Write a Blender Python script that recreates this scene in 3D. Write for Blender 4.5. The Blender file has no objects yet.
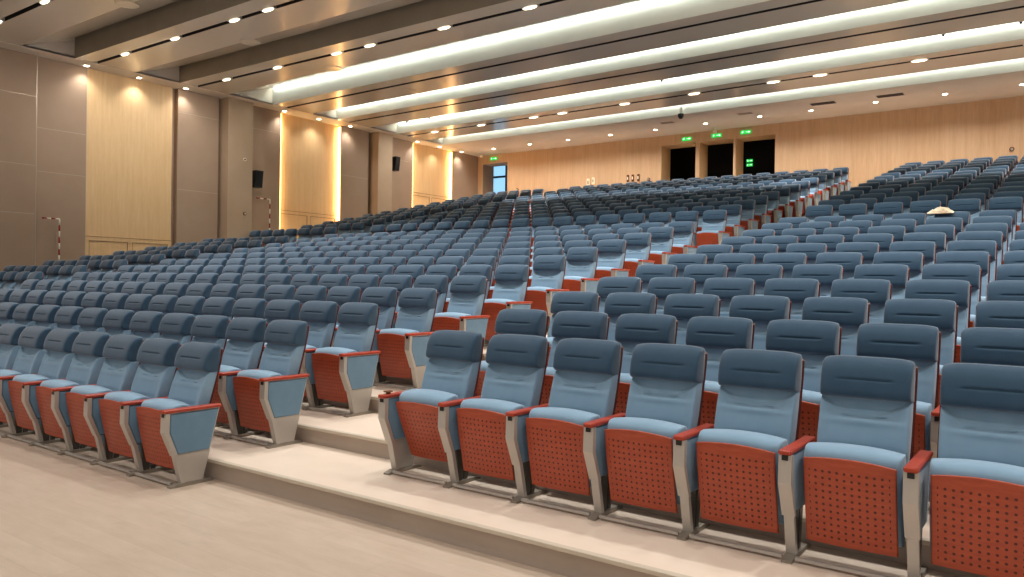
import bpy, math, random
from mathutils import Matrix, Vector
random.seed(7)
scene = bpy.context.scene
COL = scene.collection

# ------------------------------------------------------------------ camera
F, YAW, PITCH, ROLL = 773.518, 0.62563, -0.0071, 0.0157
CAM = Vector((0.0, 0.0, 1.5356))
cy, sy, cp, sp = math.cos(YAW), math.sin(YAW), math.cos(PITCH), math.sin(PITCH)
fw = Vector((-sy*cp, cy*cp, sp)); rt = Vector((cy, sy, 0)); up = rt.cross(fw)
cr, sr = math.cos(ROLL), math.sin(ROLL)
rt, up = rt*cr + up*sr, -rt*sr + up*cr
cam_d = bpy.data.cameras.new('camera'); cam = bpy.data.objects.new('camera', cam_d); COL.objects.link(cam)
m = Matrix.Identity(4)
for i in range(3):
    m[i][0] = rt[i]; m[i][1] = up[i]; m[i][2] = -fw[i]; m[i][3] = CAM[i]
cam.matrix_world = m
cam_d.sensor_width = 36; cam_d.lens = F/1024*36; cam_d.clip_start = 0.05
scene.camera = cam
def project(x, y, z):
    d = Vector((x, y, z)) - CAM; w = d.dot(fw)
    if w < 0.1: return None
    return 512 + F*d.dot(rt)/w, 288.5 - F*d.dot(up)/w

# ------------------------------------------------------------------ seat grid
Y1, TREAD, GAP, TREAD2 = 3.976, 0.8415, 1.582, 0.8196
def row_y(n):
    return Y1 + (n-1)*TREAD if n <= 11 else Y1 + 10*TREAD + GAP + (n-12)*TREAD2
def row_z(n):
    if n == 0: return 0.0
    if n <= 11: return 0.1547 + (n-1)*0.1445 + 0.00046*(n-1)**2
    return 1.984 + (n-12)*0.1749
PW = 0.56
LAST = 24

# ------------------------------------------------------------------ materials
def srgb(r, g, b):
    f = lambda c: (c/255/12.92) if c/255 <= 0.04045 else ((c/255+0.055)/1.055)**2.4
    return (f(r), f(g), f(b), 1)
class N:
    def __init__(s, name):
        s.m = bpy.data.materials.new(name); s.m.use_nodes = True; s.t = s.m.node_tree; s.t.nodes.clear()
        s.out = s.n('ShaderNodeOutputMaterial'); s.b = s.n('ShaderNodeBsdfPrincipled'); s.l(s.b, 0, s.out, 0)
    def n(s, typ, **k):
        x = s.t.nodes.new(typ)
        for a, v in k.items(): setattr(x, a, v)
        return x
    def l(s, a, ao, b, bi): s.t.links.new(a.outputs[ao], b.inputs[bi])
    def coords(s, scale=(1, 1, 1), kind='Object'):
        c = s.n('ShaderNodeTexCoord'); mp = s.n('ShaderNodeMapping'); mp.inputs['Scale'].default_value = scale
        s.l(c, kind, mp, 'Vector'); return mp
    def noise(s, vec, scale=5, detail=3, rough=.5):
        x = s.n('ShaderNodeTexNoise'); x.inputs['Scale'].default_value = scale; x.inputs['Detail'].default_value = detail
        x.inputs['Roughness'].default_value = rough; s.l(vec, 0, x, 'Vector'); return x
    def ramp(s, src, stops, out=0):
        r = s.n('ShaderNodeValToRGB'); e = r.color_ramp.elements
        e[0].position, e[0].color = stops[0]; e[1].position, e[1].color = stops[-1]
        for p_, c_ in stops[1:-1]:
            q = e.new(p_); q.color = c_
        s.l(src, out, r, 0); return r
    def bump(s, src, out, strength, dist=.01):
        b = s.n('ShaderNodeBump'); b.inputs['Strength'].default_value = strength; b.inputs['Distance'].default_value = dist
        s.l(src, out, b, 'Height'); s.l(b, 0, s.b, 'Normal'); return b
    def set(s, **k):
        names = dict(color='Base Color', rough='Roughness', metal='Metallic', spec='Specular IOR Level', sheen='Sheen Weight', coat='Coat Weight')
        for a, v in k.items(): s.b.inputs[names[a]].default_value = v
        return s
def plain(name, c, rough=.5, metal=0, **k):
    x = N(name).set(color=srgb(*c), rough=rough, metal=metal, **k)
    v = x.coords(); nz = x.noise(v, 60, 2); x.bump(nz, 0, .04, .002)
    return x.m
def fabric(name, a, b, rough=.85):
    x = N(name).set(rough=rough, sheen=.4, spec=.25)
    v = x.coords(); nz = x.noise(v, 9, 3); r = x.ramp(nz, [(.3, srgb(*a)), (.7, srgb(*b))]); x.l(r, 0, x.b, 'Base Color')
    fine = x.noise(v, 420, 2); x.bump(fine, 0, .18, .002)
    return x.m
def emit(name, c, s, base=None):
    x = N(name).set(color=srgb(*c), rough=.5)
    x.b.inputs['Emission Color'].default_value = srgb(*c); x.b.inputs['Emission Strength'].default_value = s
    return x.m
def wood(name, a, b, grain=(6, 6, .35), rough=.45, plank=None):
    x = N(name).set(rough=rough)
    v = x.coords(grain); nz = x.noise(v, 6, 5, .6)
    v2 = x.coords(tuple(g*4 for g in grain)); n2 = x.noise(v2, 9, 3)
    mx = x.n('ShaderNodeMath', operation='MULTIPLY_ADD'); mx.inputs[1].default_value = .4; x.l(n2, 0, mx, 0)
    ml = x.n('ShaderNodeMath', operation='MULTIPLY'); ml.inputs[1].default_value = .6; x.l(nz, 0, ml, 0); x.l(ml, 0, mx, 2)
    r = x.ramp(mx, [(.34, srgb(*b)), (.66, srgb(*a))]); x.l(r, 0, x.b, 'Base Color')
    x.bump(mx, 0, .05, .003)
    return x.m
def perforated():
    x = N('red_perforated_plywood').set(rough=.42)
    c = x.n('ShaderNodeTexCoord'); sx = x.n('ShaderNodeSeparateXYZ'); x.l(c, 'Object', sx, 0)
    def cell(out, pitch):
        a = x.n('ShaderNodeMath', operation='DIVIDE'); a.inputs[1].default_value = pitch; x.l(sx, out, a, 0)
        b = x.n('ShaderNodeMath', operation='FRACT'); x.l(a, 0, b, 0)
        d = x.n('ShaderNodeMath', operation='SUBTRACT'); d.inputs[1].default_value = .5; x.l(b, 0, d, 0)
        e = x.n('ShaderNodeMath', operation='POWER'); e.inputs[1].default_value = 2; x.l(d, 0, e, 0); return e
    s_ = x.n('ShaderNodeMath', operation='ADD'); x.l(cell(0, .0335), 0, s_, 0); x.l(cell(2, .0335), 0, s_, 1)
    dot = x.n('ShaderNodeMath', operation='LESS_THAN'); dot.inputs[1].default_value = .040; x.l(s_, 0, dot, 0)
    def inside(out, lo, hi):
        a = x.n('ShaderNodeMath', operation='GREATER_THAN'); a.inputs[1].default_value = lo; x.l(sx, out, a, 0)
        b = x.n('ShaderNodeMath', operation='LESS_THAN'); b.inputs[1].default_value = hi; x.l(sx, out, b, 0)
        d = x.n('ShaderNodeMath', operation='MULTIPLY'); x.l(a, 0, d, 0); x.l(b, 0, d, 1); return d
    k = x.n('ShaderNodeMath', operation='MULTIPLY'); x.l(inside(0, -.1842, .1842), 0, k, 0); x.l(inside(2, .134, .503), 0, k, 1)
    k2 = x.n('ShaderNodeMath', operation='MULTIPLY'); x.l(k, 0, k2, 0); x.l(dot, 0, k2, 1)
    v = x.coords((3, 3, 12)); nz = x.noise(v, 5, 4); r = x.ramp(nz, [(.3, srgb(164, 66, 38)), (.7, srgb(180, 80, 48))])
    mx = x.n('ShaderNodeMix', data_type='RGBA'); x.l(k2, 0, mx, 0); x.l(r, 0, mx, 6); mx.inputs[7].default_value = srgb(88, 26, 16)
    x.t.links.new(mx.outputs[2], x.b.inputs['Base Color'])
    inv = x.n('ShaderNodeMath', operation='SUBTRACT'); inv.inputs[0].default_value = 1; x.l(k2, 0, inv, 1); x.bump(inv, 0, .6, .004)
    return x.m
def front_floor():
    x = N('pale_vinyl_plank').set(rough=.38, spec=.4)
    c = x.n('ShaderNodeTexCoord'); mp = x.n('ShaderNodeMapping'); mp.inputs['Scale'].default_value = (1, 1, 1); x.l(c, 'Object', mp, 0)
    bk = x.n('ShaderNodeTexBrick'); x.l(mp, 0, bk, 'Vector')
    for k_, v_ in (('Scale', 1), ('Mortar Size', .0015), ('Brick Width', 1.2), ('Row Height', .18), ('Bias', 0)): bk.inputs[k_].default_value = v_
    bk.inputs['Color1'].default_value = srgb(208, 190, 173); bk.inputs['Color2'].default_value = srgb(203, 184, 167); bk.inputs['Mortar'].default_value = srgb(190, 171, 154)
    v = x.coords((.7, 2.4, 1)); nz = x.noise(v, 4, 6, .65)
    r = x.ramp(nz, [(.3, srgb(234, 232, 226)), (.7, srgb(255, 255, 255))])
    mx = x.n('ShaderNodeMix', data_type='RGBA', blend_type='MULTIPLY'); mx.inputs[0].default_value = .8; x.l(bk, 0, mx, 6); x.l(r, 0, mx, 7)
    x.t.links.new(mx.outputs[2], x.b.inputs['Base Color']); x.bump(nz, 0, .03, .002)
    return x.m
def stained(name, a, b, scale=1.5, rough=.5, spec=.4):
    x = N(name).set(rough=rough, spec=spec)
    v = x.coords(); nz = x.noise(v, scale, 5, .6); r = x.ramp(nz, [(.3, srgb(*a)), (.7, srgb(*b))]); x.l(r, 0, x.b, 'Base Color')
    f_ = x.noise(v, 90, 2); x.bump(f_, 0, .05, .002)
    return x.m
def gloss_panel():
    x = N('glossy_taupe_ceiling_panel').set(rough=.26, spec=.8, coat=.3, color=srgb(208, 200, 184))
    x.b.inputs['Coat Roughness'].default_value = .12
    v = x.coords((1, 1, 1)); nz = x.noise(v, .9, 2); x.bump(nz, 0, .12, .05)
    return x.m
M = {}
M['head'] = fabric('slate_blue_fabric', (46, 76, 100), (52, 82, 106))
M['blue'] = fabric('light_blue_fabric', (130, 164, 190), (137, 171, 196))
M['pad'] = fabric('blue_side_fabric', (104, 138, 164), (110, 144, 170))
M['perf'] = perforated()
M['red'] = wood('red_stained_wood', (186, 68, 38), (160, 48, 26), (2, 2, 8), .38)
M['shell'] = wood('dark_red_plywood', (104, 34, 24), (84, 24, 18), (2, 2, 8), .4)
M['silver'] = plain('brushed_silver_metal', (190, 184, 176), .4, .3)
M['steel'] = plain('dark_grey_steel', (92, 88, 82), .5, .5)
M['foot'] = plain('grey_cast_foot', (152, 144, 132), .5, .4)
M['black'] = plain('black_plastic', (18, 17, 16), .5)
M['floor'] = front_floor()
M['tread'] = stained('cream_vinyl_tread', (226, 208, 190), (234, 218, 201), 1.2, .45)
M['riser'] = stained('taupe_step_riser', (176, 160, 146), (186, 170, 156), 2, .6)
M['nose'] = plain('beige_metal_nosing', (206, 194, 176), .45, .1)
M['gloss'] = gloss_panel()
M['white'] = stained('white_ceiling_paint', (224, 222, 214), (230, 228, 221), 2, .75, .2)
M['greyc'] = stained('grey_ceiling_paint', (216, 206, 192), (222, 212, 198), 2, .7, .25)
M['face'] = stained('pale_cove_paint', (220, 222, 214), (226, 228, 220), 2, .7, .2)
M['face_shade'] = stained('shaded_beam_face', (146, 138, 122), (154, 145, 129), 2, .6, .3)  # white like the lit cove faces; their shade is put into this colour
M['slot'] = plain('black_slot_lining', (20, 17, 14), .7)
M['brown'] = stained('brown_fabric_wall_panel', (164, 140, 118), (172, 148, 126), 1.0, .75, .2)
M['tan'] = stained('tan_pilaster_panel', (180, 156, 130), (188, 164, 138), 1.0, .7, .2)
M['seam'] = plain('pale_aluminium_seam', (190, 172, 150), .4, .4)
M['woodw'] = wood('honey_oak_wall_veneer', (228, 194, 144), (216, 178, 128), (2.2, 2.2, .12), .5)
M['backw'] = wood('pale_oak_wall_veneer', (226, 190, 150), (210, 170, 128), (1.6, 1.6, .08), .55)
M['groove'] = plain('brown_panel_groove', (140, 104, 66), .7)
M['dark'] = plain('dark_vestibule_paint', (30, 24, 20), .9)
M['speaker'] = plain('black_speaker_grille', (14, 14, 16), .8)
M['lamp'] = emit('warm_white_lamp', (255, 238, 210), 14)
M['slotlamp'] = emit('slot_lamp_diffuser', (255, 240, 214), 3.5)
M['led'] = emit('white_led_strip', (240, 250, 240), 3)
M['wled'] = emit('amber_led_strip', (255, 206, 124), 5)
M['exit'] = emit('green_exit_panel', (40, 190, 80), .9)
M['exitw'] = emit('exit_symbol_white', (225, 255, 225), 1.6)
M['sky'] = emit('daylight_beyond_glass', (150, 205, 240), .9)
M['mull'] = plain('dark_teal_window_frame', (28, 58, 66), .5, .3)
M['pipew'] = plain('white_reflective_band', (232, 226, 210), .5)
M['piper'] = plain('red_reflective_band', (150, 30, 20), .5)
M['vent'] = plain('dark_vent_grille', (82, 74, 68), .6, .2)
M['ivory'] = plain('ivory_plastic', (250, 240, 214), .5)
M['bronze'] = plain('brown_metal_plate', (120, 74, 44), .5, .3)
M['chrome'] = plain('chrome_ring', (200, 196, 188), .3, .7)
M['cloth'] = fabric('beige_crumpled_cloth', (232, 222, 196), (196, 172, 138), .95)
ML = list(M.keys())

# ------------------------------------------------------------------ mesh helpers
class MB:
    def __init__(s): s.v = []; s.f = []; s.m = []; s.sm = []
    def add(s, v, f, mat=0, smooth=False):
        o = len(s.v); s.v += [tuple(p) for p in v]; s.f += [tuple(i+o for i in q) for q in f]; s.m += [mat]*len(f); s.sm += [smooth]*len(f); return s
    def box(s, x0, x1, y0, y1, z0, z1, mat=0):
        v = [(x, y, z) for x in (x0, x1) for y in (y0, y1) for z in (z0, z1)]
        return s.add(v, [(0, 1, 3, 2), (4, 6, 7, 5), (0, 4, 5, 1), (2, 3, 7, 6), (0, 2, 6, 4), (1, 5, 7, 3)], mat)
    def rbox(s, x0, x1, y0, y1, z0, z1, r=.006, mat=0):           # chamfered box
        xs, ys, zs = (x0, x1), (y0, y1), (z0, z1); idx = {}; v = []
        for i in (0, 1):
            for j in (0, 1):
                for k in (0, 1):
                    c = [xs[i], ys[j], zs[k]]; sg = [1 if q == 0 else -1 for q in (i, j, k)]
                    for a in range(3):                              # point lying on the face normal to a
                        p_ = [c[b] + (sg[b]*r if b != a else 0) for b in range(3)]
                        idx[i, j, k, a] = len(v); v.append(tuple(p_))
        f = []
        for a in range(3):
            b, c = [(1, 2), (2, 0), (0, 1)][a]
            for e in (0, 1):
                q = []
                for (p_, r_) in ((0, 0), (1, 0), (1, 1), (0, 1)):
                    t = [0, 0, 0]; t[a] = e; t[b] = p_; t[c] = r_; q.append(idx[t[0], t[1], t[2], a])
                f.append(q if e else q[::-1])
            for (u, w) in ((0, 0), (0, 1), (1, 0), (1, 1)):         # edges running along a
                t0 = [0, 0, 0]; t0[b] = u; t0[c] = w; t0[a] = 0; t1 = list(t0); t1[a] = 1
                q = [idx[(*t0, b)], idx[(*t1, b)], idx[(*t1, c)], idx[(*t0, c)]]
                f.append(q if (u == w) else q[::-1])
        for i in (0, 1):
            for j in (0, 1):
                for k in (0, 1):
                    q = [idx[i, j, k, 0], idx[i, j, k, 1], idx[i, j, k, 2]]
                    f.append(q[::-1] if (i+j+k) % 2 == 0 else q)
        return s.add(v, f, mat)
    def prism_x(s, poly, x0, x1, mat=0):                             # poly in (y, z)
        n = len(poly); v = [(x0, y, z) for y, z in poly] + [(x1, y, z) for y, z in poly]
        f = [tuple(range(n))[::-1], tuple(range(n, 2*n))] + [(i, (i+1) % n, n+(i+1) % n, n+i) for i in range(n)]
        return s.add(v, f, mat)
    def cyl(s, c, r, axis, h, n=16, mat=0, r2=None):
        r2 = r if r2 is None else r2; v = []; a = Vector(axis).normalized(); b = a.orthogonal().normalized(); d = a.cross(b)
        c = Vector(c)
        for (q, rr) in ((0, r), (h, r2)):
            for i in range(n):
                t = 2*math.pi*i/n; v.append(c + a*q + (b*math.cos(t) + d*math.sin(t))*rr)
        f = [tuple(range(n))[::-1], tuple(range(n, 2*n))] + [(i, (i+1) % n, n+(i+1) % n, n+i) for i in range(n)]
        s.add(v, f[:2], mat); o = len(s.v)-2*n
        s.f += [tuple(i+o for i in q) for q in f[2:]]; s.m += [mat]*n; s.sm += [True]*n
        return s
    def slab(s, nx, nz, pt, mat=0):
        """closed pillow: pt(u, v, side) -> (x, y, z), u, v in [-1, 1]; the two sides meet along the border"""
        sp = lambda t: .62*math.sin(math.pi/2*t) + .38*t
        sp2 = lambda t: math.copysign(1-(1-abs(sp(t)))**1.35, t)
        us = [sp2(-1+2*i/nx) for i in range(nx+1)]; vs = [sp2(-1+2*j/nz) for j in range(nz+1)]
        us[0] = vs[0] = -1; us[-1] = vs[-1] = 1
        idx = [{}, {}]; v = []
        for sd in (0, 1):
            for i, u in enumerate(us):
                for j, w in enumerate(vs):
                    if sd and (i in (0, nx) or j in (0, nz)): idx[1][i, j] = idx[0][i, j]; continue
                    idx[sd][i, j] = len(v); v.append(pt(u, w, sd))
        f = []
        for sd in (0, 1):
            for i in range(nx):
                for j in range(nz):
                    q = (idx[sd][i, j], idx[sd][i+1, j], idx[sd][i+1, j+1], idx[sd][i, j+1]); f.append(q if sd == 0 else q[::-1])
        return s.add(v, f, mat, True)
    def mesh(s, name, mats):
        me = bpy.data.meshes.new(name); me.from_pydata(s.v, [], s.f)
        for k in mats: me.materials.append(M[k])
        me.polygons.foreach_set('material_index', s.m); me.polygons.foreach_set('use_smooth', s.sm); me.update(); return me
    def build(s, name, mats, parent=None, loc=(0, 0, 0)):
        if isinstance(mats, str): mats = [mats]
        o = bpy.data.objects.new(name, s.mesh(name, mats)); COL.objects.link(o); o.location = loc
        if parent: o.parent = parent
        return o
def tag(o, label=None, cat=None, group=None, kind=None):
    for k, v in (('label', label), ('category', cat), ('group', group), ('kind', kind)):
        if v: o[k] = v
    return o
def empty(name, loc, label=None, cat=None, group=None):
    o = bpy.data.objects.new(name, None); COL.objects.link(o); o.location = loc; o.empty_display_size = .1
    return tag(o, label, cat, group)
def struct(mb, name, mats, **k): return tag(mb.build(name, mats, **k), kind='structure')

# ------------------------------------------------------------------ the seat (origin: centre of the seat, y = 0 at the foot tip)
def lerp(t, pts):                                                  # smooth curve through the points
    n = len(pts)
    sl_ = [(pts[min(i+1, n-1)][1]-pts[max(i-1, 0)][1])/(pts[min(i+1, n-1)][0]-pts[max(i-1, 0)][0]) for i in range(n)]
    if t <= pts[0][0]: return pts[0][1] + sl_[0]*(t-pts[0][0])
    if t >= pts[-1][0]: return pts[-1][1] + sl_[-1]*(t-pts[-1][0])
    for i in range(n-1):
        (a, b), (c, d) = pts[i], pts[i+1]
        if t <= c:
            h = c-a; k = (t-a)/h
            return (2*k**3-3*k**2+1)*b + (k**3-2*k**2+k)*h*sl_[i] + (3*k**2-2*k**3)*d + (k**3-k**2)*h*sl_[i+1]
def rim(u, v, p=6, q=None):
    q = q or p
    return (max(0, 1-abs(u)**p)**(1/p)) * (max(0, 1-abs(v)**q)**(1/q))
def bowl(x, a=.03, w=.235): return a*(x/w)**2
def headrest(nx, nz):
    prof = [(.812, .270), (.832, .258), (.87, .262), (.92, .278), (.965, .300), (1.0, .326), (1.024, .352)]
    def pt(u, v, sd):
        z = .918 + .106*v; hw = .219 - .012*max(0, v)**10
        cz = z - .012*abs(u)**5*max(0, v)**2
        x = u*hw; f = lerp(z, prof) + .026; bk = .432
        g = .012*math.exp(-((z-.912)/.0045)**2)/(1+math.exp((abs(x)-.125)/.004))
        t = rim(u, v, 10, 8); mid = (f*.3+bk*.7)
        y = mid + (f-mid)*t + g - .006*(abs(x)/.22)**4*(1-abs(v)) if sd == 0 else mid + (bk-mid)*t
        return (x, y, cz)
    return MB().slab(nx, nz, pt)
def backrest(nx, nz):
    prof = [(.40, .185), (.5, .208), (.6, .233), (.7, .264), (.76, .286), (.83, .312)]
    def pt(u, v, sd):
        z = .615 + .215*v; x = u*(.216 - .006*max(0, -v)); f = lerp(z, prof) + .02; bk = f + .09
        arc = .808 - .082*(1-(x/.216)**2)
        k = 1/(1+math.exp(-(z-arc)/.0025)); d = .020*k
        bol = -.018*max(0, (abs(x)-.155)/.06)**1.5*(1-.6*k)
        g = .018*math.exp(-((z-.722)/.0055)**2)/(1+math.exp((abs(x)-.105)/.005))
        g -= .007*math.exp(-((z-.700)/.018)**2)*(1-(x/.23)**2)
        b2 = .008*math.exp(-((z-.56)/.02)**2)*(1-(x/.23)**2)
        t = rim(u, v, 12, 14); mid = f + .085
        y = mid + (f + d + g + b2 + bol - mid)*t if sd == 0 else mid + (bk-mid)*t
        return (x, y, z)
    return MB().slab(nx, nz, pt)
def back_shell(nx, nz):
    prof = [(.20, .225), (.35, .275), (.5, .325), (.7, .385), (.9, .435), (.985, .448)]
    def pt(u, v, sd):
        z = .60 + .385*v; x = u*(.228 - .02*max(0, -v-.3)); f = lerp(z, prof) + .005
        t = rim(u, v, 12); f = f - .030*(abs(x)/.243)**8
        return (x, f - .009*t if sd == 0 else f + .009*t, z)
    return MB().slab(nx, nz, pt)
def seat_cushion(nx, nz):
    def pt(u, v, sd):
        z = .374 + .232*v; x = u*.224; top = max(0, v)**6
        z -= .018*(x/.224)**2*max(0, v)
        f = lerp(z, [(.14, .088), (.3, .052), (.45, .022), (.56, .006), (.60, .018)]) - .014*(1-(x/.224)**2)
        bk = .20 - .02*top
        t = rim(u, v, 9, 5); mid = f*.35 + bk*.65
        return (x, mid + (f-mid)*t if sd == 0 else mid + (bk-mid)*t, z)
    return MB().slab(nx, nz, pt)
def seat_panel(nx, nz):
    def pt(u, v, sd):
        x = u*.211; z = .334 + .226*v - .020*(x/.211)**2*(v*.5+.5)
        f = lerp(z, [(.10, .078), (.2, .056), (.33, .026), (.45, .002), (.555, -.012)]) - .014*(1-(x/.211)**2)
        t = rim(u, v, 30)
        return (x, f - .008*t if sd == 0 else f + .008*t, z)
    return MB().slab(nx, nz, pt)
def armrest(end=False):
    m_ = MB(); m_.rbox(-.031, .031, -.094, .375, .552, .577, .006)
    return m_
POST = [(-.080, .552), (-.084, .41), (-.008, .232), (.022, .232), (-.050, .41), (-.046, .552)]
def support(end):
    m_ = MB(); m_.prism_x(POST, -.032, .032, 0)
    m_.prism_x([(-.002, .236), (.052, .018), (.082, .018), (.030, .236)], -.025, .025, 0)
    if end:
        m_.prism_x([(.02, .236), (.07, .018), (.228, .018), (.288, .236)], -.016, .016, 0)
    else:
        m_.prism_x([(.06, .30), (.095, .018), (.135, .018), (.15, .30)], -.010, .010, 1)
        m_.prism_x([(.17, .30), (.15, .018), (.185, .018), (.235, .30)], -.010, .010, 1)
    m_.prism_x([(-.045, .552), (-.048, .41), (.02, .236), (.288, .236), (.368, .552)], -.012, .012, 1)
    return m_
def side_pad():
    m_ = MB()
    for s_ in (-1, 1):
        a, b = sorted((s_*.0125, s_*.0215))
        poly = [(-.040, .545), (-.043, .41), (.024, .242), (.283, .242), (.361, .545)]
        cy_, cz_ = .14, .42; ins = [(y+(cy_-y)*.05, z+(cz_-z)*.05) for y, z in poly]
        o, i_ = (s_*.0125, s_*.0225); n = 5
        v = [(o, y, z) for y, z in poly] + [(i_, y, z) for y, z in ins]
        f = [tuple(range(n, 2*n))] + [(k, (k+1) % n, n+(k+1) % n, n+k) for k in range(n)]
        m_.add(v, f if s_ > 0 else [q[::-1] for q in f])
    return m_
def foot():
    m_ = MB(); m_.prism_x([(-.03, .0), (-.03, .012), (.03, .026), (.25, .026), (.315, .012), (.315, .0)], -.026, .026)
    return m_
def bracket(): return MB().box(-.015, .015, -.087, -.07, .525, .55)
def rail(): return MB().box(-.247, .247, .0, .024, .012, .028)
def proto(fn, name, mats): return fn.mesh(name, mats if isinstance(mats, list) else [mats])
D = {
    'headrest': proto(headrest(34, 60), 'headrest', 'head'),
    'backrest': proto(backrest(40, 100), 'backrest', 'blue'),
    'back_shell': proto(back_shell(10, 12), 'back_shell', 'shell'),
    'seat_cushion': proto(seat_cushion(22, 20), 'seat_cushion', 'blue'),
    'seat_panel': proto(seat_panel(20, 22), 'seat_panel', 'perf'),
    'armrest': proto(armrest(), 'armrest', 'red'),
    'support': proto(support(False), 'side_support', ['silver', 'steel']),
    'support_end': proto(support(True), 'side_support_end', ['silver', 'silver']),
    'side_pad': proto(side_pad(), 'side_pad', 'pad'),
    'foot': proto(foot(), 'foot', 'foot'),
    'bracket': proto(bracket(), 'arm_bracket', 'black'),
    'rail': proto(rail(), 'floor_rail', 'silver'),
}
def link(name, me, parent, loc=(0, 0, 0)):
    o = bpy.data.objects.new(name, me); COL.objects.link(o); o.parent = parent; o.location = loc; return o
def stand(root, x, end, full):
    a = link('armrest', D['armrest'], root, (x, 0, 0))
    s_ = link('side_support', D['support_end' if end else 'support'], root, (x, 0, 0))
    link('side_pad', D['side_pad'], s_)
    if full:
        link('arm_bracket', D['bracket'], a); link('foot', D['foot'], s_)
def make_seat(lo, hi, full):
    """lo / hi: None, 'mid' or 'end' : the stand at the low-x and the high-x side"""
    root = empty('auditorium_seat', (0, 0, 0))
    for k in ('seat_cushion', 'seat_panel', 'backrest', 'headrest', 'back_shell'): link(k, D[k], root)
    for side, x in ((lo, -PW/2), (hi, PW/2)):
        if side: stand(root, x, side == 'end', full)
    if full: link('floor_rail', D['rail'], root)
    return root
# low detail version of the same shapes for the far seats (one mesh)
def lowseat(lo, hi):
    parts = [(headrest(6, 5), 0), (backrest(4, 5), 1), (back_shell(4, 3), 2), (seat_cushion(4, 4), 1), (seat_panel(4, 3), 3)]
    for side, x in ((lo, -PW/2), (hi, PW/2)):
        if side:
            for mb, ma in ((armrest(), 4), (support(True), 5), (side_pad(), 6)):
                mb.v = [(a+x, b, c) for a, b, c in mb.v]; parts.append((mb, ma))
    r = MB()
    for mb, ma in parts: r.add(mb.v, mb.f, ma); r.sm[-len(mb.f):] = mb.sm
    return r

# blocks: (name, low x boundary, pitch, seats per row(n), rows)
XR = -3.962 + .03
XL = -5.343 + .05
CP = .572
seats = []
for n in range(0, LAST+1):
    if n >= 1:
        for k in range(8): seats.append(('near', n, k, 8, XR + (k+.5)*PW, PW))
    for k in range(17): seats.append(('middle', n, k, 17, XL - (k+.5)*CP, CP))
    W0 = -16.30
    cnt = 7 if n <= 12 else 5
    w0 = W0 if n <= 12 else -16.07
    for k in range(cnt): seats.append(('wall', n, k, cnt, w0 - (k+.5)*PW, PW))
def in_frame(x, n):
    for dx in (-.2, .2):
        for dz in (.6, 1.0):
            q = project(x+dx, row_y(n)+.25, row_z(n)+dz)
            if q and -4 < q[0] < 1028: return True
    return False
dist = lambda s: (Vector((s[4], row_y(s[1])+.2, row_z(s[1])+.7)) - CAM).length
vis = [s for s in seats if in_frame(s[4], s[1])]
vis.sort(key=dist)
chosen = set((s[0], s[1], s[2]) for s in vis[:300])
ORD = ['zeroth', 'first', 'second', 'third', 'fourth', 'fifth', 'sixth', 'seventh', 'eighth', 'ninth', 'tenth', 'eleventh', 'twelfth', 'thirteenth', 'fourteenth', 'fifteenth', 'sixteenth', 'seventeenth', 'eighteenth', 'nineteenth', 'twentieth']
def seat_label(b, n, k, cnt):
    row = n if b == 'near' else n+1
    rn = 'front' if row == 1 else ORD[row]
    if b == 'near':
        if k == 0: return f'blue folding seat starting the {rn} row of the near block at the aisle'
        return f'blue folding seat in the near block, {rn} row, {ORD[k+1]} seat from the aisle'
    if b == 'middle':
        if k == 0: return f'blue seat with solid end panel closing the {rn} row of the middle block'
        return f'blue folding seat in the middle block, {rn} row, {ORD[k+1]} from its panelled end'
    if k == 0: return f'blue seat at the aisle end of the {rn} row in the block along the wall'
    return f'blue folding seat in the block along the wall, {rn} row, {ORD[k+1]} from the aisle'
GN = {'near': 'folding seats in the near block', 'middle': 'folding seats in the middle block', 'wall': 'folding seats in the block along the wall'}
protos = {}
def copy_tree(o, parent=None):
    c = o.copy(); COL.objects.link(c)
    if parent: c.parent = parent
    for ch in kids[o.name]: copy_tree(ch, c)
    return c
kids = {}
def reg(o):
    kids[o.name] = list(o.children)
    for ch in o.children: reg(ch)
far = MB(); lowc = {}
for s in seats:
    b, n, k, cnt, x, w = s
    if b == 'near': lo, hi = ('end' if k == 0 else None), ('end' if k == cnt-1 else 'mid')
    else: lo, hi = ('end' if k == cnt-1 else None), ('end' if k == 0 else 'mid')
    loc = (x, row_y(n), row_z(n))
    if (b, n, k) in chosen:
        key = (lo, hi, dist(s) < 11, w)
        if key not in protos:
            r = make_seat(lo, hi, key[2])
            if w != PW:
                for ch in r.children:
                    if abs(ch.location.x) > .1: ch.location.x *= w/PW
            protos[key] = r; bpy.context.view_layer.update(); reg(r); o = r
        else: o = copy_tree(protos[key])
        if (b, n, k) == ('near', 1, 0):                              # its folded pan hangs at a steeper tilt
            for ch in o.children:
                if ch.name.split('.')[0] in ('seat_panel', 'seat_cushion'):
                    a_ = math.radians(12 if 'panel' in ch.name else 8); ch.rotation_euler.x = a_
                    ch.location.y = .05 - (.05*math.cos(a_) - .52*math.sin(a_)); ch.location.z = .52 - (.05*math.sin(a_) + .52*math.cos(a_))
        o.location = loc
        tag(o, seat_label(b, n, k, cnt), 'seat', GN[b])
    else:
        lk = (lo, hi)
        if lk not in lowc: lowc[lk] = lowseat(lo, hi)
        q = lowc[lk]; off = len(far.v)
        far.v += [(a+loc[0], c+loc[1], d+loc[2]) for a, c, d in q.v]
        far.f += [tuple(i+off for i in f) for f in q.f]; far.m += q.m; far.sm += q.sm
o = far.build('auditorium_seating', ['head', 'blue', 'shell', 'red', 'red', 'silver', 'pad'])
tag(o, 'rows of small blue folding seats filling the rear of the hall up to the back wall', 'seating', kind='stuff')

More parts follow.
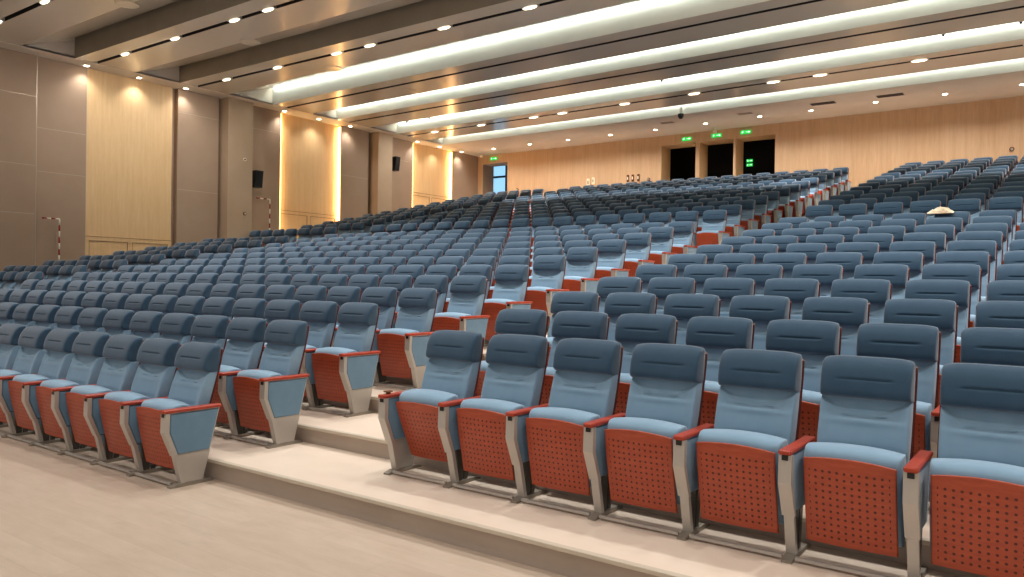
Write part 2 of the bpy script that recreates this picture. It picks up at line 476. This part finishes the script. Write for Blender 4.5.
# cup-shaped brown cap on the first armrest of the near block
cap = MB(); cap.cyl((0, 0, 0), .016, (0, 0, 1), .014, 14); cap.rbox(-.022, .022, -.03, .03, .012, .022, .004)
tag(cap.build('table_hinge', 'bronze', loc=(XR, row_y(1)-.02, row_z(1)+.578)), 'small brown hinge block on the aisle armrest of the near block, front row', 'hinge')

# crumpled beige cloth on a headrest
cl = MB()
def cpt(u, v, sd):
    x = u*.17; y = .385 + v*.10
    h = .058*(1-abs(u)**2.2)*(1-abs(v)**2.4) + .012*math.sin(9*u+3)*math.cos(7*v) * (1-u*u)*(1-v*v) + (.014*math.sin(17*u*v+2) + .012*math.sin(14*u+9*v+1)*math.sin(11*v-6*u) + .006*math.sin(31*u+3*v)*math.cos(23*v+5*u))*(1-u*u)*(1-v*v)
    drop = .012 - .05*max(0, -v-.45)**1.2 - .02*max(0, v-.5)
    return (x, y, 1.018 + drop + (h if sd == 0 else -.004))
cl.slab(44, 30, cpt); cl.f = [q[::-1] for q in cl.f]
tag(cl.build('cloth', 'cloth', loc=(-1.55, row_y(11)+.0, row_z(11)-.012)), 'crumpled beige cloth lying on top of a seat back in the near block', 'cloth')

# ------------------------------------------------------------------ floor: front floor and tiers
XA, XB, YF = -20.75, 6.0, -6.0
edges = [(n, row_y(n) - .51) for n in range(1, LAST+1)]
fl = MB(); fl.add([(XA, YF, 0), (XB, YF, 0), (XB, edges[0][1], 0), (XA, edges[0][1], 0)], [(0, 1, 2, 3)], 0)
for i, (n, y) in enumerate(edges):
    z0, z1 = row_z(n-1), row_z(n); y2 = edges[i+1][1] if i+1 < len(edges) else 26.2
    fl.add([(XA, y, z0), (XB, y, z0), (XB, y, z1), (XA, y, z1)], [(0, 1, 2, 3)], 2)
    fl.add([(XA, y, z1), (XB, y, z1), (XB, y2, z1), (XA, y2, z1)], [(0, 1, 2, 3)], 1)
struct(fl, 'floor', ['floor', 'tread', 'riser'])
for i, (n, y) in enumerate(edges):
    z = row_z(n); struct(MB().rbox(XA, XB, y-.03, y+.012, z-.022, z+.003, .003), 'trim_%d' % (i+1), 'nose')
tn = len(edges)

# ------------------------------------------------------------------ ceiling
ZC = 6.9
XI = -20.0; XE = 8.0
def sl(y, k, x): return y - k*(x-XI)
RS = [(-4.6, 0, .42, 0), (-1.85, 0, .42, 0), (.9, 0, .42, 0), (3.65, 0, .42, 0), (6.4, 0, .42, 0), (9.12, 0, .44, 0), (11.88, 0, .40, 0),
      (14.95, .026, .48, 1), (17.5, .028, .37, 1), (20.35, .034, .37, 1), (22.95, .022, .36, 1)]
SLOT = (.44, .56)
panels = MB(); slots = MB(); faces = MB(); caps = MB()
def quad(mb, P0, P1, mat=0):
    """P0 = (y, slope, z), P1 likewise: a strip between x = XI and x = XE"""
    (ya, ka, za), (yb, kb, zb) = P0, P1
    v = [(XI, ya, za), (XE, sl(ya, ka, XE), za), (XE, sl(yb, kb, XE), zb), (XI, yb, zb)]
    mb.add(v, [(0, 3, 2, 1)], mat)
for i, (y, k, h, lit) in enumerate(RS):
    top = ZC + h + (.16 if lit else .12)
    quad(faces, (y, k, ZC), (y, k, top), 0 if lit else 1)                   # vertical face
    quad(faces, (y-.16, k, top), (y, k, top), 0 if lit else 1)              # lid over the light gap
    if i+1 < len(RS):
        y2, k2, h2, lit2 = RS[i+1]
        s0, s1 = y+SLOT[0], y+SLOT[1]
        flat = y + 1.5; ye = y2 - .10; zt = ZC + h2
        quad(panels, (y, k, ZC), (s0, k, ZC)); quad(panels, (s1, k, ZC), (flat, (k+k2)/2, ZC)); quad(panels, (flat, (k+k2)/2, ZC), (ye, k2, zt))
        quad(panels, (ye, k2, zt), (ye, k2, zt+.03))
        # slot recess
        quad(slots, (s0, k, ZC), (s0, k, ZC+.14)); quad(slots, (s0, k, ZC+.14), (s1, k, ZC+.14)); quad(slots, (s1, k, ZC+.14), (s1, k, ZC))
        # end cap (vertical, at x = XI)
        caps.add([(XI, flat, ZC), (XI, y2, ZC), (XI, y2, top), (XI, ye-.06, top), (XI, ye-.06, zt+.0)], [(0, 1, 2, 3, 4)], 0)
yl, kl = RS[-1][0], RS[-1][1]
flatc = MB(); quad(flatc, (yl, kl, ZC), (25.86, .022, ZC))
struct(panels, 'ceiling', 'gloss'); struct(slots, 'ceiling_slot', 'slot'); struct(faces, 'ceiling_beam', ['face', 'face_shade']); struct(caps, 'ceiling_end', 'greyc'); struct(flatc, 'ceiling_back', 'greyc')
per = MB(); per.box(-20.8, XI, -6, 26.0, ZC, ZC+.05); per.box(-20.8, XI+.02, -6, 26.0, ZC-.005, ZC+.005)
struct(per, 'ceiling_border', 'greyc')
roof = MB(); roof.box(-22, XE, -6, 30, 7.75, 7.9); struct(roof, 'roof', 'dark')

# ------------------------------------------------------------------ side wall with cladding
ZW = ZC
struct(MB().box(-21.0, -20.75, -6, 26.2, -.05, 7.75), 'wall_left', 'brown')
def clad(y0, y1, x, mat, name=None):
    global tn; tn += 1
    return struct(MB().rbox(-20.76, x, y0, y1, 0, ZW, .008), 'trim_%d' % tn, mat)
BX = -20.58
for (y0, y1, x, mat) in [(-6, 4.6, BX+.05, 'brown'), (4.62, 8.5, BX+.05, 'brown'), (8.5, 9.7, BX, 'brown'), (9.7, 12.05, BX-.03, 'woodw'), (12.2, 13.5, BX, 'brown'), (13.6, 14.45, -20.25, 'tan'), (14.45, 15.72, BX, 'brown'),
                         (15.72, 18.25, -20.72, 'woodw'), (18.25, 19.55, BX, 'brown'), (19.7, 20.42, -20.25, 'tan'), (20.42, 21.85, BX, 'brown'), (21.85, 24.2, -20.72, 'woodw'), (24.2, 25.9, BX, 'brown')]:
    clad(y0, y1, x, mat)
def seam(y0, y1, z, x=BX, t=.012):
    global tn; tn += 1; struct(MB().box(x-.002, x+.004, y0, y1, z-t/2, z+t/2), 'trim_%d' % tn, 'seam')
for z in (5.9, 4.22, 3.04): seam(-6, 8.5, z, BX+.05)
for z in (5.17, 4.1): seam(8.5, 9.7, z)
for z in (6.23, 4.05): seam(12.2, 13.5, z)
for z in (6.2,): seam(14.45, 15.72, z)
for z in (5.2,): seam(18.25, 19.55, z)
for z in (6.1,): seam(20.42, 21.85, z)
seam(8.485, 8.505, 3.45, BX+.05, 6.9)
seam(9.69, 9.705, 3.45, BX, 6.9)
# framed low panels of the oak fields
for (y0, y1, zt, x) in ((9.7, 12.05, 2.63, BX-.03), (15.74, 18.23, 3.83, -20.72), (21.87, 24.18, 5.05, -20.72)):
    tn += 1; mb = MB(); ym = (y0+y1)/2
    mb.box(x, x+.02, y0, y1, zt-.05, zt)
    for a, b in ((y0, y0+.1), (ym-.06, ym+.06), (y1-.1, y1)): mb.box(x, x+.015, a, b, 0, zt-.05)
    for a, b in ((y0+.1, ym-.06), (ym+.06, y1-.1)):
        mb.box(x, x+.015, a, b, zt-.16, zt-.05)
    for a, b in ((y0+.1, ym-.06), (ym+.06, y1-.1)):
        for q in (a, b-.012): mb.box(x, x+.017, q, q+.012, 0, zt-.16, 1)
        mb.box(x, x+.017, a, b, zt-.172, zt-.16, 1)
    mb.box(x, x+.022, y0, y1, zt-.062, zt-.05, 1)
    struct(mb, 'trim_%d' % tn, ['woodw', 'groove'])

# amber LED strips beside the two recessed oak fields
LIGHTS = []
def area(name, loc, size, energy, color, direction, spread=180):
    d = bpy.data.lights.new(name, 'AREA'); d.shape = 'RECTANGLE'; d.size, d.size_y = size; d.energy = energy; d.color = color; d.spread = math.radians(spread)
    o = bpy.data.objects.new(name, d); COL.objects.link(o); o.location = loc
    o.rotation_euler = Vector(direction).to_track_quat('-Z', 'Y').to_euler(); return o
def spot(name, loc, energy, color, angle=110, blend=.8, r=.06, tilt=(0, 0, -1)):
    d = bpy.data.lights.new(name, 'SPOT'); d.energy = energy; d.color = color; d.spot_size = math.radians(angle); d.spot_blend = blend; d.shadow_soft_size = r
    o = bpy.data.objects.new(name, d); COL.objects.link(o); o.location = loc
    o.rotation_euler = Vector(tilt).to_track_quat('-Z', 'Y').to_euler(); return o
AMB = (1, .62, .28)
strips = [(15.735, 1, 'near edge of the first glowing oak wall field'), (18.235, -1, 'far edge of the first glowing oak wall field'), (21.865, 1, 'near edge of the second glowing oak wall field'), (24.185, -1, 'far edge of the second glowing oak wall field')]
for (y, s_, lab) in strips:
    mb = MB(); a, b = sorted((y, y + s_*.02)); mb.box(-20.715, -20.60, a, b, 0.5, 6.85)
    tag(mb.build('led_strip', 'wled'), 'vertical amber light strip at the ' + lab, 'light', 'amber light strips of the side wall')
    area('amber_wash', (-20.66, y + s_*.03, 3.9), (.08, 5.8), 11 if s_ > 0 else 20, AMB, (-.25, s_, 0))

# ------------------------------------------------------------------ back wall with openings
def yb(x): return 25.86 - .022*(x-XI)
ZF = row_z(LAST)
OPEN = [(-20.32, -19.0), (-12.02, -10.71), (-10.57, -9.35), (-9.27, -7.94)]
ZT = 6.55
bw = MB()
def wallseg(x0, x1, z0, z1, th=.25):
    v = [(x0, yb(x0), z0), (x1, yb(x1), z0), (x1, yb(x1), z1), (x0, yb(x0), z1)]
    v += [(a, b+th, c) for a, b, c in v]
    bw.add(v, [(0, 1, 2, 3), (7, 6, 5, 4), (0, 4, 5, 1), (3, 2, 6, 7), (1, 5, 6, 2), (0, 3, 7, 4)])
xs = -20.8
for a, b in OPEN: wallseg(xs, a, 0, 7.6); wallseg(a, b, ZT, 7.6); xs = b
wallseg(xs, XE, 0, 7.6)
struct(bw, 'wall_back', 'backw')
# jambs (depth of the passages) and dark rooms behind
for i, (a, b) in enumerate(OPEN):
    y = yb(a)+.02; d = .75
    jb = MB(); jb.box(a-.06, a+.001, y, y+d, ZF-.3, ZT); jb.box(b-.001, b+.06, y, y+d, ZF-.3, ZT); jb.box(a, b, y, y+d, ZT-.001, ZT+.06)
    tn += 1; struct(jb, 'trim_%d' % tn, 'woodw' if i else 'brown')
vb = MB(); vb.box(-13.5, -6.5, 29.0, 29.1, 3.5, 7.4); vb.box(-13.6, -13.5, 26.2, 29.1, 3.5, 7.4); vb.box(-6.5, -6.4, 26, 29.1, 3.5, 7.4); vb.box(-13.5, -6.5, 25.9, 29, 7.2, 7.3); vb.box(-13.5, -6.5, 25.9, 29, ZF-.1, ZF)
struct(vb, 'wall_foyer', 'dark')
cb = MB(); cb.box(-24.6, -24.5, 26.1, 31, 3.5, 7.4); cb.box(-18.6, -18.5, 26.1, 31, 3.5, 7.4); cb.box(-24.6, -18.5, 26.1, 31, 7.2, 7.3); cb.box(-24.6, -18.5, 26.1, 31, ZF-.1, ZF); cb.box(-24.6, -22.0, 28.0, 28.1, 3.5, 7.4)
struct(cb, 'wall_corridor', 'brown')
# corridor window with daylight
wx0, wx1, wy = -22.0, -18.7, 28.4
sky = MB(); sky.box(wx0, wx1, wy+.1, wy+.12, ZF, 7.2); struct(sky, 'window_1', 'sky')
wf = MB()
for x in (-22.0, -21.0, -20.35, -19.5, -18.9): wf.box(x, x+.09, wy, wy+.08, ZF, 7.2)
for z in (4.3, 5.3, 6.35, 7.1): wf.box(wx0, wx1, wy-.01, wy+.07, z, z+.09)
struct(wf, 'window_frame', 'mull')

# exit signs over the openings and one inside
def sign(x, y, z, w, h, label, arrow=True, inner=False):
    r = empty('exit_sign', (x, y, z), label, 'exit sign', 'green exit signs')
    b = MB(); b.rbox(-w/2, w/2, -.03, 0, -h/2, h/2, .006); b.build('sign_box', 'exit', r)
    g = MB(); hh = h*.5                                               # running figure and arrow, pale
    fx = -w*.26
    g.cyl((fx+hh*.12, -.034, hh*.42), hh*.14, (0, 1, 0), .005, 10)
    def bar(p, q, t):
        p, q = Vector((p[0], 0, p[1])), Vector((q[0], 0, q[1])); d = (q-p).normalized(); nn = Vector((-d.z, 0, d.x))*t/2
        v = [p+nn, q+nn, q-nn, p-nn]; v = [(a.x, -.034, a.z) for a in v] + [(a.x, -.030, a.z) for a in v]
        g.add(v, [(0, 1, 2, 3), (7, 6, 5, 4), (0, 4, 5, 1), (1, 5, 6, 2), (2, 6, 7, 3), (3, 7, 4, 0)])
    bar((fx+hh*.05, hh*.25), (fx-hh*.1, -hh*.15), hh*.2); bar((fx-hh*.1, -hh*.15), (fx+hh*.3, -hh*.35), hh*.12); bar((fx-hh*.1, -hh*.15), (fx-hh*.45, -hh*.5), hh*.12)
    bar((fx, hh*.2), (fx+hh*.4, hh*.02), hh*.1); bar((fx, hh*.2), (fx-hh*.4, hh*.1), hh*.1)
    bar((w*.02, 0), (w*.36, 0), hh*.18); bar((w*.4, 0), (w*.24, hh*.4), hh*.16); bar((w*.4, 0), (w*.24, -hh*.4), hh*.16)
    g.build('sign_symbol', 'exitw', r)
sign(-19.72, yb(-19.7)-.005, 6.74, .36, .13, 'green exit sign over the doorway with the blue window beside the side wall')
sign(-11.05, yb(-11)-.005, 6.70, .36, .13, 'green exit sign over the first of the three dark openings')
sign(-9.95, yb(-10)-.005, 6.71, .36, .13, 'green exit sign over the middle one of the three dark openings')
sign(-8.93, yb(-9)-.005, 6.72, .36, .13, 'green exit sign over the last of the three dark openings')
sign(-9.93, 28.97, 6.30, .24, .11, 'upper green sign glowing inside the last dark opening'); sign(-9.93, 28.97, 6.14, .24, .11, 'lower green sign glowing inside the last dark opening')

# small fittings on the back wall
def plate(name, x, z, w, h, mat, label, cat, group):
    r = empty(name, (x, yb(x), z), label, cat, group)
    b = MB(); b.rbox(-w/2, w/2, -.05, 0, -h/2, h/2, .01); b.build('cover', mat, r)
    b = MB(); b.box(-w*.25, w*.25, -.056, -.05, -h*.2, h*.2); b.build('front_inset', 'ivory' if mat != 'ivory' else 'seam', r)
plate('wall_box', -15.06, 5.43, .13, .30, 'ivory', 'taller ivory box on the oak back wall, above the rear seats', 'wall box', 'ivory boxes on the back wall')
plate('wall_box', -14.84, 5.48, .11, .26, 'ivory', 'ivory box on the back wall closer to the dark openings', 'wall box', 'ivory boxes on the back wall')
for x, lab in ((-13.35, 'brown wall plate nearest the ivory boxes'), (-13.15, 'middle brown plate of the three on the back wall'), (-12.92, 'brown plate of the three closest to the dark openings')):
    plate('wall_plate', x, 5.47, .09, .26, 'bronze', lab, 'wall plate', 'brown plates on the back wall')
def wall_lamp(x, z, label):
    r = empty('wall_hook', (x, yb(x), z), label, 'wall fitting', 'small round fittings on the back wall')
    b = MB(); b.cyl((0, 0, 0), .06, (0, -1, 0), .03, 14); b.build('base', 'bronze', r)
    b = MB(); b.cyl((0, -.03, -.01), .035, (0, -1, 0), .05, 12); b.build('knob', 'chrome', r)
wall_lamp(-12.5, 5.38, 'small brown round fitting beside the first dark opening'); wall_lamp(-1.39, 5.46, 'small round fitting on the back wall above the near block'); wall_lamp(-18.46, 5.36, 'small round fitting on the back wall by the doorway with the window')

# speakers on the side wall
def wall_speaker(y, z, x, w, h, label):
    r = empty('wall_speaker', (x, y, z), label, 'speaker', 'black speakers on the side wall')
    b = MB(); b.prism_x([(-w/2, -h/2+.04), (w/2, -h/2+.04), (w/2, h/2), (-w/2, h/2)], .14, .38)
    b.v = [(a + .06*(c/h), q*(1 if a < .28 else .92), c) for a, q, c in b.v]; b.build('cabinet', 'black', r)
    b = MB(); b.box(.378, .386, -w/2+.03, w/2-.03, -h/2+.07, h/2-.03); b.v = [(a + .06*(c/h), q, c) for a, q, c in b.v]; b.build('grille', 'speaker', r)
    b = MB(); b.box(0, .16, -.05, .05, -.06, .06); b.build('bracket', 'black', r)
wall_speaker(14.66, 4.58, BX, .28, .55, 'black loudspeaker high on the side wall above the striped angled pipe')
wall_speaker(20.64, 5.85, BX, .24, .55, 'black loudspeaker on the side wall between the two glowing oak fields')

# red and white banded angled pipes by the side wall
def banded(yv, ys, zt, zb, x, label, horiz):
    r = empty('banded_pipe', (x, yv, zb), label, 'pipe', 'red and white banded pipes')
    b = MB(); n = int((zt-zb)/.15)+1
    for i in range(n):
        z = zt-zb-(i+1)*.15; b.cyl((0, 0, max(z, 0)), .018, (0, 0, 1), min(.15, zt-zb-i*.15), 12, 0 if i % 2 == 0 else 1)
    b.build('upright', ['pipew', 'piper'], r)
    b = MB(); L = yv-ys; k = 4
    for i in range(k): b.cyl((0, -L*i/k, zt-zb+.0), .018, (0, -1, 0), L/k, 12, (i+1) % 2 if horiz else i % 2)
    b.build('cross_bar', ['pipew', 'piper'], r)
banded(9.0, 8.6, 2.95, 1.0, -20.42, 'red and white banded angled pipe before the dark brown wall panel', 0)
banded(15.22, 14.72, 4.04, 2.3, -20.42, 'red and white banded angled pipe below the black loudspeaker', 0)
# small sensors on pilaster
for (y, z, lab) in ((14.16, 5.13, 'upper small white sensor on the tan pilaster'), (14.18, 3.5, 'lower small brown and white sensor on the tan pilaster')):
    r = empty('wall_sensor', (-20.25, y, z), lab, 'sensor', 'small sensors on the pilaster')
    b = MB(); b.cyl((0, 0, 0), .05, (1, 0, 0), .03, 14); b.build('base', 'ivory' if z > 4 else 'bronze', r)
    b = MB(); b.cyl((.03, 0, 0), .03, (1, 0, 0), .03, 12, r2=.015); b.build('lens', 'bronze' if z > 4 else 'ivory', r)

# ------------------------------------------------------------------ lamps in the ceiling
WARM = (1, .86, .68); NEU = (1, .965, .92)
SX = [-18.55, -16.38, -14.17, -13.05, -10.82, -8.62, -6.4, -5.22, -2.97, -.75, 1.45, 2.6, 4.8]
slot_rows = [(6.4, 0, 'first'), (9.12, 0, 'second'), (11.88, 0, 'third'), (20.35, .034, 'rear')]
for ri, (y, k, nm) in enumerate(slot_rows):
    for xi, x in enumerate(SX):
        yy = y + .50 - k*(x-XI)
        r = None
        q = project(x, yy, ZC)
        if q and -10 < q[0] < 1034 and q[1] > -10:
            r = empty('slot_downlight', (x, yy, ZC), f'bright oval lamp in the {nm} dark ceiling slot, {ORD[xi+1]} from the side wall', 'ceiling lamp', f'lamps in the {nm} ceiling slot')
            b = MB(); b.rbox(-.19, .19, -.062, .062, .0, .141, .01); b.build('lamp_housing', 'chrome', r)
            b = MB(); n_ = 16; v = [(.17*math.cos(2*math.pi*i/n_), .045*math.sin(2*math.pi*i/n_), -.006) for i in range(n_)] + [(.13*math.cos(2*math.pi*i/n_), .04*math.sin(2*math.pi*i/n_), -.022) for i in range(n_)]
            b.add(v, [tuple(range(n_, 2*n_))[::-1]] + [(i, n_+i, n_+(i+1) % n_, (i+1) % n_) for i in range(n_)]); b.build('diffuser', 'slotlamp', r)
        if xi < 2: spot('slot_spot', (x, yy, ZC-.04), 50 if ri == 0 else 130, NEU, 120, 1, .12, (-.8 if xi == 0 else -1.2, 0, -1))
        else: spot('slot_spot', (x, yy, ZC-.04), 360 if ri == 3 else 330, NEU, 66 if ri == 3 else 98, .7 if ri == 3 else 1, .12)
# unseen fill spots added over the front floor (the ceiling carries on there)
for y, e in ((-1.35, 235), (1.4, 215), (4.15, 230)):
    for x in SX[::2]: spot('front_fill_spot', (x, y, ZC-.04), e, NEU, 104, 1, .12)
def downlight(x, y, label, group, e, col, ang=100, rr=.05):
    r = empty('downlight', (x, y, ZC-.006), label, 'downlight', group)
    b = MB(); b.cyl((0, 0, -.012), .085, (0, 0, 1), .012, 20); b.build('trim_ring', 'white', r)
    b = MB(); b.cyl((0, 0, -.018), .06, (0, 0, 1), .006, 20); b.build('lamp_face', 'lamp', r)
    spot('downlight_spot', (x, y, ZC-.05), e, col, ang, .9, rr)
PY = [9.58, 10.95, 12.3, 13.95, 15.68, 17.07, 18.45, 20.1, 21.85, 23.13, 24.5]
vis_i = 0
for y in PY:
    q = project(-20.35, y, ZC)
    if q and q[0] > -5:
        vis_i += 1; downlight(-20.36, y, f'small bright downlight in the ceiling border over the side wall, {ORD[vis_i]} from the front', 'downlights along the side wall', 38, NEU, 120)
    else: spot('downlight_spot', (-20.36, y, ZC-.05), 38, NEU, 120, 1, .05)
BXS = [(-18.79, 24.6), (-16.98, 24.52), (-15.23, 24.48), (-13.44, 24.47), (-11.68, 24.44), (-9.84, 24.35), (-8.01, 24.22), (-6.45, 24.2), (-4.63, 24.07), (-2.88, 24.06), (-1.11, 23.95)]
for i, (x, y) in enumerate(BXS):
    downlight(x, y, f'round bright downlight in the rear ceiling strip, {ORD[i+1]} counted from the side wall', 'downlights before the back wall', 120, NEU, 150)
for x in (.7, 2.5, 4.3): spot('downlight_spot', (x, 23.9, ZC-.05), 70, NEU, 130, .9, .05)
# LED coves
for i, (y, k, h, lit) in enumerate(RS):
    if not lit: continue
    ang = math.atan(k); L = (XE-XI)/math.cos(ang)
    mb = MB(); z = ZC+h+.06
    v = []
    for x in (XI+.1, XE-.05):
        for (dy, dz) in ((-.07, 0), (-.04, 0), (-.04, .02), (-.07, .02)): v.append((x, sl(y, k, x)+dy, z+dz))
    mb.add(v, [(0, 1, 5, 4), (1, 2, 6, 5), (2, 3, 7, 6), (3, 0, 4, 7), (0, 3, 2, 1), (4, 5, 6, 7)])
    tag(mb.build('cove_light', 'led'), f'long white light strip along the {["first","second","third","last"][i-7]} lit ceiling cove', 'cove light', 'white light strips of the ceiling coves')
    xm = (XI+XE)/2
    a = area('cove_wash', (xm, sl(y, k, xm)-.05, z-.01), (L-.2, .04), 95, (.93, 1, .93), (0, .25, -1))
    a.rotation_euler.z += -ang

# ceiling vents, sensors, rings
vents = [(-5.93, 23.5, .68), (-4.15, 23.48, .68), (-8.26, 23.6, .5), (-10.85, 23.6, .5), (-12.6, 23.7, .5), (-2.3, 23.4, .5)]
for i, (x, y, w) in enumerate(vents[:4]):
    r = empty('ceiling_vent', (x, y, ZC-.004), ['dark slotted air vent in the rear ceiling, before the eighth downlight', 'dark slotted air vent in the rear ceiling beside the ninth downlight', 'faint air vent in the rear ceiling near the last dark opening', 'faint air vent in the rear ceiling above the first dark opening'][i], 'air vent', 'air vents in the rear ceiling')
    b = MB(); b.rbox(-w/2, w/2, -.14, .14, -.008, .004, .003); b.build('frame', 'vent' if i < 2 else 'greyc', r)
    b = MB()
    for j in range(7): b.box(-w/2+.03, w/2-.03, -.12+j*.036, -.106+j*.036, -.014, -.006)
    b.build('slats', 'vent' if i < 2 else 'riser', r)
for i, (x, y, lab) in enumerate([(-15.13, 7.87, 'thin oval ring plate in the ceiling before the first beam'), (-15.16, 10.71, 'thin oval ring plate in the ceiling between the first and second beams'), (-15.23, 13.2, 'thin ring plate in the ceiling before the first lit cove'), (-15.23, 16.0, 'thin ring plate in the ceiling between the first two lit coves')]):
    r = empty('ceiling_ring', (x, y, ZC-.003), lab, 'ceiling plate', 'ring plates in the ceiling')
    b = MB(); n_ = 28
    for (r0, r1, z0) in ((.20, .225, -.012),):
        v = []
        for i_ in range(n_):
            t = 2*math.pi*i_/n_
            v += [(r0*math.cos(t), r0*math.sin(t), z0), (r1*math.cos(t), r1*math.sin(t), z0), (r1*math.cos(t), r1*math.sin(t), .01), (r0*math.cos(t), r0*math.sin(t), .01)]
        b.add(v, [((4*i_+j), 4*((i_+1) % n_)+j, 4*((i_+1) % n_)+(j+1) % 4, 4*i_+(j+1) % 4) for i_ in range(n_) for j in range(4)])
    b.build('ring', 'gloss', r)
    b = MB(); b.cyl((0, 0, -.01), .195, (0, 0, 1), .012, 28); b.build('plate', 'gloss', r)
def ceil_sensor(x, y, z, label):
    r = empty('ceiling_sensor', (x, y, z), label, 'ceiling sensor', 'small dark ceiling sensors')
    b = MB(); b.cyl((0, 0, -.03), .05, (0, 0, 1), .03, 14); b.build('base', 'black', r)
    b = MB(); b.cyl((0, 0, -.08), .02, (0, 0, 1), .05, 12, r2=.04); b.build('tip', 'black', r)
for x, lab in ((-9.3, 'small dark sensor on the third cove edge above the ivory boxes'), (-2.4, 'small dark sensor on the third cove edge above the near block'), (-.95, 'small dark sensor at the third cove edge near its picture end'.replace(' near its picture end', ', the one farther along')), (-19.3, 'small dark sensor on the third cove edge beside the side wall'), (-18.2, 'small dark sensor on the third cove edge, second out from the side wall')):
    ceil_sensor(x, sl(20.35, .034, x)-.18, ZC+.36, lab)
# camera hanging before the rear ceiling strip
r = empty('ceiling_dome_camera', (-9.97, sl(22.95, .022, -9.97)-.02, ZC+.0), 'dark dome camera hanging under the last lit cove', 'camera')
b = MB(); b.cyl((0, -.05, -.02), .05, (0, 0, 1), .25, 14); b.build('stem', 'white', r)
b = MB(); b.cyl((0, -.05, -.08), .09, (0, 0, 1), .08, 18); b.cyl((0, -.05, -.15), .05, (0, 0, 1), .07, 18, r2=.088); b.build('dome', 'black', r)
# small emergency lamp hanging before the openings
r = empty('ceiling_emergency_lamp', (-9.85, 25.2, ZC-.0), 'small pale green emergency lamp under the rear ceiling by the exit signs', 'emergency lamp')
b = MB(); b.cyl((0, 0, -.1), .02, (0, 0, 1), .1, 10); b.build('stem', 'white', r)
b = MB(); b.rbox(-.06, .06, -.03, .03, -.2, -.1, .01); b.build('lamp_body', 'ivory', r)
r = empty('ceiling_emergency_lamp', (-19.95, 25.3, ZC-.0), 'small pale green emergency lamp over the doorway beside the side wall', 'emergency lamp')
b = MB(); b.cyl((0, 0, -.06), .02, (0, 0, 1), .06, 10); b.build('stem', 'white', r)
b = MB(); b.rbox(-.06, .06, -.03, .03, -.16, -.06, .01); b.build('lamp_body', 'ivory', r)

# ------------------------------------------------------------------ world and view
w = bpy.data.worlds.new('world'); scene.world = w; w.use_nodes = True
bg = w.node_tree.nodes['Background']; bg.inputs[0].default_value = (1, .95, .9, 1); bg.inputs[1].default_value = .33
scene.view_settings.view_transform = 'Standard'; scene.view_settings.look = 'None'
scene.view_settings.exposure = 0.3; scene.view_settings.gamma = 1; scene.view_settings.use_curve_mapping = False
